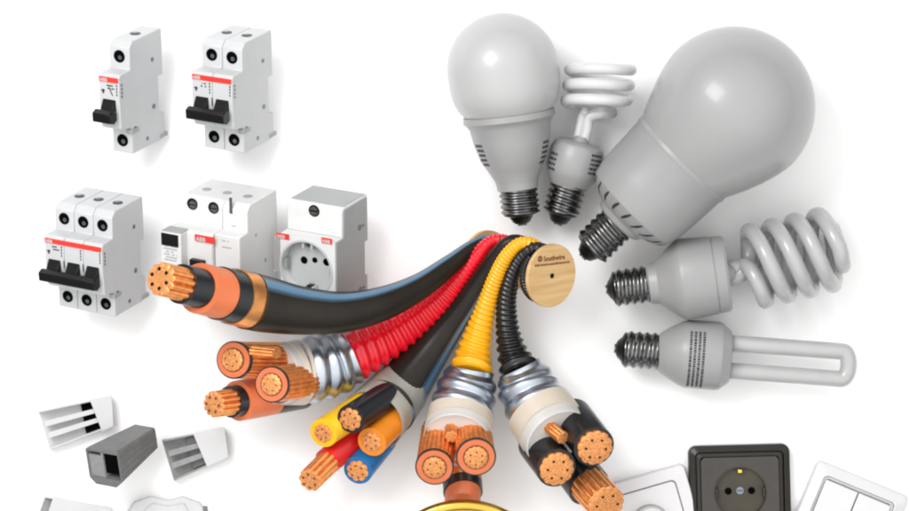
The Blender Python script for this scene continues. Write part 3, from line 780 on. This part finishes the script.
# brass ring resting against the yellow cable's lowest core
c = at(464, 592, 0); mb = MB(); cc = at(464, 592, 72)
R1, r1 = 85, 6; vv = []; f = []; n1, n2 = 120, 24
tilt = Matrix.Rotation(math.radians(4), 3, 'X')
for i in range(n1):
    for k in range(n2):
        a, b_ = 2*PI*i/n1, 2*PI*k/n2
        vv.append(cc+tilt @ Vector(((R1+r1*math.cos(b_))*math.cos(a), (R1+r1*math.cos(b_))*math.sin(a), r1*math.sin(b_))))
        f.append((i*n2+k, ((i+1) % n1)*n2+k, ((i+1) % n1)*n2+(k+1) % n2, i*n2+(k+1) % n2))
mb.add(vv, f); o = mb.link('brass_ring', 'brass', None, c, smooth=60)
o['label'] = 'polished golden ring whose edge shows at the bottom under the yellow cable'; o['category'] = 'ring'

# ------------------------------------------------------------------ bulbs
BG = 'energy saving bulbs'
def axis_frame(c2, dir2, rise):
    """c2 image point, dir2 image direction (y down), rise = sin of elevation; returns 3D axis unit vector"""
    d = Vector((dir2[0], -dir2[1])).normalized(); cs = math.sqrt(1-rise*rise)
    return Vector((d.x*cs, d.y*cs, rise)), cs
def screw_cap(root, O, a, d0, d1, r, tipd, cs, tipr=10.5, sgn=1):
    """Edison screw: d measured along the image axis; sgn = direction towards the tip"""
    def D(d): return d/cs
    n = 60; prof = [(D(d0), r*.93)]
    for i in range(n+1):
        d = d0+(d1-d0)*i/n; prof.append((D(d), r))
    def fn(k, d, rr, t):
        if k == 0: return rr
        return rr*(1-.11*(.5-.5*math.cos(2*PI*(d*cs-d0)/(d1-d0)*4.6+t*sgn)))
    mb = MB(); mb.revolve(O, a, prof, 40, 0, fn); cap = mb.link('screw_cap', 'chrome', root, B(root), smooth=60)
    mb = MB(); s_ = 1 if d1 > d0 else -1
    mb.revolve(O, a, [(D(d1), r*.90), (D(d1)+s_*1.2, r*.86), (D(d1)+s_*3.0, tipr*1.15), (D(tipd)-s_*2, tipr*.8), (D(tipd), tipr*.45)], 32); mb.link('cap_insulator', 'tip', cap, B(root), smooth=35)
    mb = MB(); mb.cyl(Vector(O)+a*(D(tipd)-s_*.4), a*s_, tipr*.42, 1.6, 16); mb.link('contact', 'steel', cap, B(root))
def surf_marks(root, O, a, cs, prof_r, d0, d1, ang0, ang1, rows, seed, u, along=True, name='printed_label'):
    """lines of tiny print lying on the curved body; rows run round the body (along=False) or along it"""
    mb = MB(); rnd = random.Random(seed); w_ = a.cross(u)
    def Pt(d, t): 
        r = prof_r(d)+.25
        return Vector(O)+a*(d/cs)+(u*math.cos(t)+w_*math.sin(t))*r
    for k in range(rows):
        if along:
            t0 = ang0+(ang1-ang0)*(k+.15)/rows; t1 = ang0+(ang1-ang0)*(k+.75)/rows; x = d0
            while x < d1:
                wd = rnd.uniform(.8, 2.6)
                x2 = min(d1, x+wd); mb.add([Pt(x, t0), Pt(x2, t0), Pt(x2, t1), Pt(x, t1)], [(0, 1, 2, 3)]); x = x2+rnd.uniform(.5, .9)
        else:
            a0 = d0+(d1-d0)*(k+.15)/rows; a1 = d0+(d1-d0)*(k+.72)/rows; x = ang0
            while x < ang1:
                wd = rnd.uniform(.8, 2.6)/prof_r(a0)
                x2 = min(ang1, x+wd); mb.add([Pt(a0, x), Pt(a1, x), Pt(a1, x2), Pt(a0, x2)], [(0, 1, 2, 3)]); x = x2+rnd.uniform(.5, .9)/prof_r(a0)
    return mb.link(name, 'ink', root, B(root), smooth=0)
def lerp_prof(prof):
    def g(d):
        for (a, ra), (b, rb) in zip(prof, prof[1:]):
            if a <= d <= b: return ra+(rb-ra)*(d-a)/max(1e-6, b-a)
        return prof[-1][1]
    return g
def top_u(a):
    u = Vector((0, 0, 1)); return (u-a*u.dot(a)).normalized()      # direction of the body's side that faces up

def globe_bulb(c2, dir2, gz, gprof, bprof, cap, label, gm, rise, seed, marks, vents=None):
    a, cs = axis_frame(c2, dir2, rise)
    O = at(c2[0], c2[1], gz)
    root = thing('globe_bulb', label, 'light bulb', Vector((O.x, O.y, 0)), BG)
    mb = MB(); mb.revolve(O, a, [(d/cs, r) for d, r in gprof], 72); mb.link('glass_globe', gm, root, B(root), smooth=60)
    mb = MB(); mb.revolve(O, a, [(d/cs, r) for d, r in bprof], 72); mb.link('ballast_body', 'bulb', root, B(root), smooth=24)
    screw_cap(root, O, a, *cap, cs)
    u = top_u(a)
    g = lerp_prof([p for p in bprof])
    for (d0, d1, a0, a1, rows) in marks: surf_marks(root, O, a, cs, g, d0, d1, a0, a1, rows, seed, u, along=False)
    if vents:
        d0, d1, n, a0, a1 = vents; w_ = a.cross(u)
        for i in range(n):
            t = a0+(a1-a0)*i/(n-1); mb = MB()
            rows = []
            for q in range(7):
                d = d0+(d1-d0)*q/6; r = g(d); tt = t+.10*q/6; ww = .7+1.0*math.sin(PI*q/6)
                for off in (-ww, ww): rows.append(Vector(O)+a*(d/cs)+(u*math.cos(tt+off/r)+w_*math.sin(tt+off/r))*(r+.45))
            mb.add(rows, [(2*q, 2*q+1, 2*q+3, 2*q+2) for q in range(6)])
            mb.link('vent_slot', 'ink', root, B(root))
    return root
def ball(R, d_end, r_end, n=26, taper=None):
    """sphere from its far pole to a neck that ends at (d_end, r_end)"""
    pr = []
    for i in range(n):
        t = PI*(i/(n-1))*.58; pr.append((-R*math.cos(t), max(.05, R*math.sin(t))))
    d0, r0 = pr[-1]
    for k in (1/4, 2/4, 3/4, 1):
        pr.append((d0+(d_end-d0)*k, r0+(r_end-r0)*(.35*k+.65*k*k) if False else r0+(r_end-r0)*(k**1.15)))
    return pr

g1 = [(-55*math.cos(i*PI/40), max(.05, 55*math.sin(i*PI/40))) for i in range(21)]+[(d, 55*(1-(d/68.3)**3.4)) for d in (6, 12, 18, 24, 30, 36, 42, 47)]
b1 = [(43, 43), (43.2, 45), (49, 45.6), (51.5, 42.6), (56, 40), (70, 37.8), (87, 33.2), (98, 27), (109, 21.5), (114, 20.5), (118, 20)]
globe_bulb((503, 69), (19, 149), 58, g1, b1, (117, 142, 19.5, 153), 'medium round frosted bulb standing base down above the reel, leftmost of the bulbs', 'globe2', -.13, 3,
           [(72, 96, -1.28, -.92, 5), (68, 92, .92, 1.28, 5)])
g2 = [(-79*math.cos(i*PI/40), max(.05, 79*math.sin(i*PI/40))) for i in range(21)]+[(d, 79*(1-(d/150)**1.55)) for d in (6, 14, 22, 30, 38, 46, 54, 62, 68)]
b2 = [(66, 54), (66.2, 57), (70, 57.5), (73, 56.3), (110, 54.5), (124, 53.2), (136, 50.5), (143, 45), (148, 36), (151, 28), (156, 25), (158, 21)]
globe_bulb((733, 108), (-.707, .707), 86, g2, b2, (157, 192, 20, 204), 'very large round frosted bulb tilted with a ring of dark vents round its base', 'globe', -.16, 4,
           [], vents=(137, 147, 9, -1.35, 1.25))

def helix_tube(root, O, a, cs, u, R, r, d0, d1, turns, ph, hand, name, m, tail, tail2=None, squash=.86, seg=18):
    w_ = a.cross(u); pts = list(tail)
    n = int(40*turns)
    for i in range(n+1):
        t = i/n; th = ph+hand*2*PI*turns*t
        pts.append(Vector(O)+a*((d0+(d1-d0)*t)/cs)+(u*math.cos(th)+w_*math.sin(th))*R)
    if tail2: pts += tail2
    return pts
def tube_mesh(pts, r, seg=18):
    """parallel-transport tube"""
    mb = MB(); P = [Vector(p) for p in pts]; n = len(P)
    T = [(P[min(i+1, n-1)]-P[max(i-1, 0)]).normalized() for i in range(n)]
    u = T[0].orthogonal().normalized(); o = []
    for i in range(n):
        u = (u-T[i]*u.dot(T[i])).normalized(); w_ = T[i].cross(u)
        k = 1.0
        if i == 0 or i == n-1: k = .6
        o += [P[i]+(u*math.cos(2*PI*j/seg)+w_*math.sin(2*PI*j/seg))*r*k for j in range(seg)]
    f = [(i*seg+j, i*seg+(j+1) % seg, (i+1)*seg+(j+1) % seg, (i+1)*seg+j) for i in range(n-1) for j in range(seg)]
    f += [tuple(range(seg))[::-1], tuple((n-1)*seg+j for j in range(seg))]
    return mb.add(o, f)
def smooth_pts(pts, n=10): return [Vector(p) for p in spline([tuple(p) for p in pts], n)]

# big spiral bulb, lying on its side
c2 = (607, 289.5); dir2 = (1, -.135); a, cs = axis_frame(c2, dir2, .06); O = at(*c2, 42)
root = thing('spiral_bulb', 'large spiral bulb lying on its side under the very large globe', 'light bulb', Vector((*at(690, 280, 0)[:2], 0)), BG)
bp = [(40, 17), (42, 20), (50, 21.5), (57, 27), (64, 33.5), (72, 39.5), (76, 40.5), (100, 39), (106, 38.6), (106.3, 37.6), (107.2, 37.6), (107.5, 38.4), (117, 37.4), (119.5, 35.5), (120, 12), (126, 10), (127, 7)]
mb = MB(); mb.revolve(O, a, [(d/cs, r) for d, r in bp], 72); mb.link('ballast_body', 'bulb', root, B(root), smooth=24)
screw_cap(root, O, a, 43, 8, 18.5, 0, cs, sgn=-1)
u = top_u(a); w_ = a.cross(u)
# lamp axis pitches upward a little more than the body
a2, cs2 = axis_frame((0, 0), (1, -.235), .05); u2 = top_u(a2); w2 = a2.cross(u2)
Oh = at(757, 266, 46)
def hel(Oh, a2, u2, w2, R, p0, p1, th0, turns, n, ea=1.0):
    return [Oh+a2*(p0+(p1-p0)*i/n)+(u2*math.cos(th0+2*PI*turns*i/n)+w2*math.sin(th0+2*PI*turns*i/n)*ea)*R for i in range(n+1)]
# w2 = a2 x u2 : points to image down for this axis? handled by the sign of `turns`
Rm = 35.5
def coil(th0, turns):
    o = []; p0, p1 = 0, 80; pre = 16; tp = 2*PI*.36*(1 if turns > 0 else -1)
    sm = lambda x: x*x*(3-2*x)
    for i in range(pre):
        q = i/pre; o.append((-15*(1-q)**1.5, th0-tp*(1-q), Rm*(.14+.86*sm(q))))
    for i in range(101): o.append((p0+(p1-p0)*i/100, th0+2*PI*turns*i/100, Rm))
    for i in range(1, pre+1):
        q = i/pre; o.append((p1+2*q, th0+2*PI*turns+tp*q, Rm*(1-.97*sm(q))))
    return [Oh+a2*d+(u2*math.cos(t)+w2*math.sin(t))*r for d, t, r in o]
for th, sg in ((PI*.5, 1), (-PI*.5, -1)):
    h = coil(th, 1.75)
    leg = [O+a*121+w_*(4.5*sg), O+a*128+w_*(5*sg), h[0]*.5+(O+a*134+w_*(5*sg))*.5]
    tube_mesh(smooth_pts(leg+[h[0]], 5)+h[1:], 8.0).link('spiral_tube', 'tube', root, B(root), smooth=70)

# small spiral bulb between the two globes
c2 = (574, 165); dir2 = (.26, -.966); a, cs = axis_frame(c2, dir2, .12); O = at(*c2, 34)
root = thing('spiral_bulb', 'small spiral bulb with pale flat coils squeezed between the two round bulbs', 'light bulb', Vector((O.x, O.y, 0)), BG)
bp = [(-22, 17), (-19, 19), (-12, 24), (-4, 27.5), (14, 27), (20, 24.5), (23, 20), (24, 9), (29, 7)]
mb = MB(); mb.revolve(O, a, [(d/cs, r) for d, r in bp], 64); mb.link('ballast_body', 'bulb', root, B(root), smooth=30)
screw_cap(root, O, a, -20, -48, 18.5, -60, cs, sgn=-1)
u = top_u(a); w_ = a.cross(u); g = lerp_prof(bp)
surf_marks(root, O, a, cs, g, -4, 18, .55, 1.15, 5, 21, u, along=False)
surf_marks(root, O, a, cs, g, -10, 10, -1.15, -.75, 4, 22, u, along=False)
a2, cs2 = axis_frame((0, 0), (.13, -.99), .02); u2 = top_u(a2); w2 = a2.cross(u2)
Oh = at(595, 112, 46)
h1 = hel(Oh, a2, u2, w2, 30, 0, 46, PI*.5, 3.0, 120)
for pts in (smooth_pts([O+a*24+w_*3, O+a*38+w_*3, O+a*50+w_*2, h1[0]*.4+(O+a*56)*.6], 6)+[h1[i] for i in range(6, 121)],):
    tube_mesh(pts, 5.7).link('spiral_tube', 'tube2', root, B(root), smooth=70)
tube_mesh(smooth_pts([O+a*24+w_*(-4), O+a*38+w_*(-4.5), O+a*50+w_*(-5), O+a*56+w_*(-3)+u*4], 6), 4.2).link('tube_leg', 'tube2', root, B(root), smooth=70)

# bulb with a straight looped tube
c2 = (615.5, 348.5); dir2 = (1, .073); a, cs = axis_frame(c2, dir2, .04); O = at(*c2, 34)
root = thing('tube_bulb', 'bulb with a long straight looped tube and a printed collar, lowest of the bulbs', 'light bulb', Vector((*at(690, 355, 0)[:2], 0)), BG)
bp = [(42, 17), (44, 19.5), (54, 26), (64, 31.5), (70, 33.5), (100, 34), (104, 33), (113, 25.5), (114, 23), (115, 6)]
mb = MB(); mb.revolve(O, a, [(d/cs, r) for d, r in bp], 64); mb.link('ballast_body', 'bulb', root, B(root), smooth=24)
screw_cap(root, O, a, 45, 9, 18.5, 0, cs, sgn=-1)
u = top_u(a); w_ = a.cross(u)
surf_marks(root, O, a, cs, lerp_prof(bp), 71, 88, -.75, 1.2, 4, 31, u, along=False)
pts = [O+a*112+w_*13.5]+[O+a*(112+i*9)+w_*13.5 for i in range(1, 13)]
for i in range(0, 7):
    t = PI*i/6; pts.append(O+a*(224+6*math.sin(t)+ (0))+w_*(13.5*math.cos(t)))
pts += [O+a*(112+i*9)-w_*13.5 for i in range(12, 0, -1)]+[O+a*112-w_*13.5]
tube_mesh(smooth_pts(pts, 3), 8.2, 20).link('looped_tube', 'tube', root, B(root), smooth=70)

# ------------------------------------------------------------------ wall plates
def rrect(w_, h_, r, n=6):
    o = []
    for cx, cy, a0 in ((w_/2-r, h_/2-r, 0), (-w_/2+r, h_/2-r, 90), (-w_/2+r, -h_/2+r, 180), (w_/2-r, -h_/2+r, 270)):
        for i in range(n+1):
            a_ = math.radians(a0+90*i/n); o.append((cx+r*math.cos(a_), cy+r*math.sin(a_)))
    return o
def frame_ring(mb, w1, h1, r1, w0, h0, r0, z0, z1, z1in=None, mi=0):
    """rounded rectangular frame with an opening"""
    z1in = z1 if z1in is None else z1in
    o = rrect(w1, h1, r1); i = rrect(w0, h0, r0); n = len(o)
    v = [(x, y, z0) for x, y in o]+[(x, y, z1) for x, y in o]+[(x, y, z1in) for x, y in i]+[(x, y, z0) for x, y in i]
    f = [(k*n+j, k*n+(j+1) % n, ((k+1) % 4)*n+(j+1) % n, ((k+1) % 4)*n+j) for k in range(4) for j in range(n)]
    return mb.add(v, f, mi)
def plate(px, py, deg, name, label, cat):
    c = at(px, py, 8); root = thing(name, label, cat, Vector((c.x, c.y, 0)), 'wall plates along the bottom edge')
    mtx = Matrix.Translation(Vector((c.x, c.y, 0))) @ Matrix.Rotation(math.radians(deg), 4, 'Z')
    def put(nm, mb, m, parent=root, **kw): return mb.xf(mtx).link(nm, m, parent, B(root), **kw)
    return root, put
# dimmer, lower left
root, put = plate(650, 523, 16, 'dimmer_plate', 'white square wall plate with a round knob, tilted left beside the brown socket', 'dimmer switch')
mb = MB(); mb.prism(rrect(97, 97, 5), .2, 6, 'z'); fo = put('backing', mb, 'plate', bevel=.8)
mb = MB(); frame_ring(mb, 96, 96, 5, 71, 71, 5, 6, 13, 15); put('frame', mb, 'plate', bevel=1.5, seg=3)
mb = MB(); mb.prism(rrect(69.4, 69.4, 4.5), 6, 15.5, 'z'); put('insert', mb, 'plate', bevel=.9)
mb = MB(); mb.ring((0, 0, 15.5), (0, 0, 1), 18.2, 19.2, .15, 64, 0); put('knob_gap', mb, 'trunkm')
mb = MB(); mb.revolve((0, 0, 15.4), (0, 0, 1), [(0, 17.8), (10, 17), (11.5, 15.5), (11.6, 13.5), (10.4, 12)], 64); put('knob', mb, 'plate', smooth=40)
# dark socket
root, put = plate(740, 495.5, 1.5, 'wall_socket', 'dark brown square wall socket with stepped frame, middle of the wall plates', 'power socket')
mb = MB(); mb.prism(rrect(101, 101, 8, 10), .2, 7, 'z'); put('backing', mb, 'brown', bevel=.8)
mb = MB(); frame_ring(mb, 100.5, 100.5, 8, 88, 88, 5, 7, 12, 15); put('frame', mb, 'brown', bevel=1.0)
mb = MB(); frame_ring(mb, 87.4, 87.4, 4.6, 78, 78, 3, 7, 12, 13.5); put('inner_frame', mb, 'brown', bevel=.9)
cr = 26.0; seg = 72; v = []; f = []; hw = 38.6
ts = sorted([2*PI*i/seg for i in range(seg)]+[PI/4+i*PI/2 for i in range(4)]); ts = sorted(set(round(x, 6) for x in ts)); n = len(ts)
cy = 3.0
for kind, z in (('s', 7), ('s', 14), ('c', 14), ('c', 7.1)):
    for tt in ts:
        dx, dy = math.cos(tt), math.sin(tt)
        if kind == 's':
            q = min((hw/abs(dx)) if abs(dx) > 1e-6 else 1e9, ((hw-cy)/dy if dy > 1e-6 else (hw+cy)/-dy if dy < -1e-6 else 1e9)); v.append((dx*q, cy+dy*q, z))
        else: v.append((dx*cr, cy+dy*cr, z))
for k in range(3):
    for i in range(n): j = (i+1) % n; f.append((k*n+i, k*n+j, (k+1)*n+j, (k+1)*n+i))
mb = MB(); mb.add(v, f); put('insert', mb, 'brownin', smooth=30)
mb = MB(); mb.cyl((0, cy, 7.2), (0, 0, 1), cr-.3, .8, 64); cu_ = put('cup', mb, 'well')
mb = MB(); mb.ring((0, cy, 13.9), (0, 0, 1), cr-.4, cr+1, .5, 72); put('cup_rim', mb, 'well', cu_)
for sx_ in (-1, 1):
    mb = MB(); mb.cyl((sx_*11.6, cy+1.5, 8), (0, 0, 1), 3.6, .3, 24); put('pin_hole', mb, 'hole', cu_)
    mb = MB(); mb.box(sx_*(cr-4), sx_*(cr-.5), cy-5, cy+5, 8, 13); put('guide_rib', mb, 'brown', cu_, bevel=.4)
mb = MB(); mb.cyl((0, cy+1.8, 8), (0, 0, 1), 3.8, 1.2, 24); mb.box(-3, 3, cy+1.3, cy+2.3, 9.2, 9.35, 1); put('screw', mb, ('screwblue', 'ink'), cu_, bevel=.3)
for s_ in (1, -1):
    mb = MB(); mb.box(-2.4, 2.4, cy+s_*(cr-6.5), cy+s_*(cr-2.6), 8, 14.5); put('earth_clip', mb, 'brass', cu_, bevel=.7)
    mb = MB(); mb.box(-5.5, 5.5, cy+s_*(cr-2.4), cy+s_*(cr-.6), 8, 13.8); put('clip_seat', mb, 'brown', cu_, bevel=.5)
# double switch
root, put = plate(845, 524, -22.5, 'light_switch', 'white double light switch with two rockers, tilted right in the bottom right corner', 'light switch')
mb = MB(); mb.prism(rrect(99, 99, 6), .2, 6, 'z'); put('backing', mb, 'plate', bevel=.8)
mb = MB(); frame_ring(mb, 98, 98, 6, 76, 76, 5, 6, 10, 15.5); put('frame', mb, 'plate', bevel=1.6, seg=3)
mb = MB(); frame_ring(mb, 75.4, 75.4, 5, 71, 71, 4, 6, 11.5, 11.5); put('recess', mb, 'cup_grey')
for s_ in (-1, 1):
    mb = MB(); x0_, x1_ = (s_*.6, s_*35)
    mb.hexa([(min(x0_, x1_), -35, 6), (max(x0_, x1_), -35, 6), (max(x0_, x1_), 34, 6), (min(x0_, x1_), 34, 6)],
            [(min(x0_, x1_), -35, 17.5), (max(x0_, x1_), -35, 17.5), (max(x0_, x1_), 34, 13.5), (min(x0_, x1_), 34, 13.5)])
    put('rocker', mb, 'plate', bevel=1.2, seg=3)

for o in bpy.data.objects:
    if 'base_mm' in o: del o['base_mm']
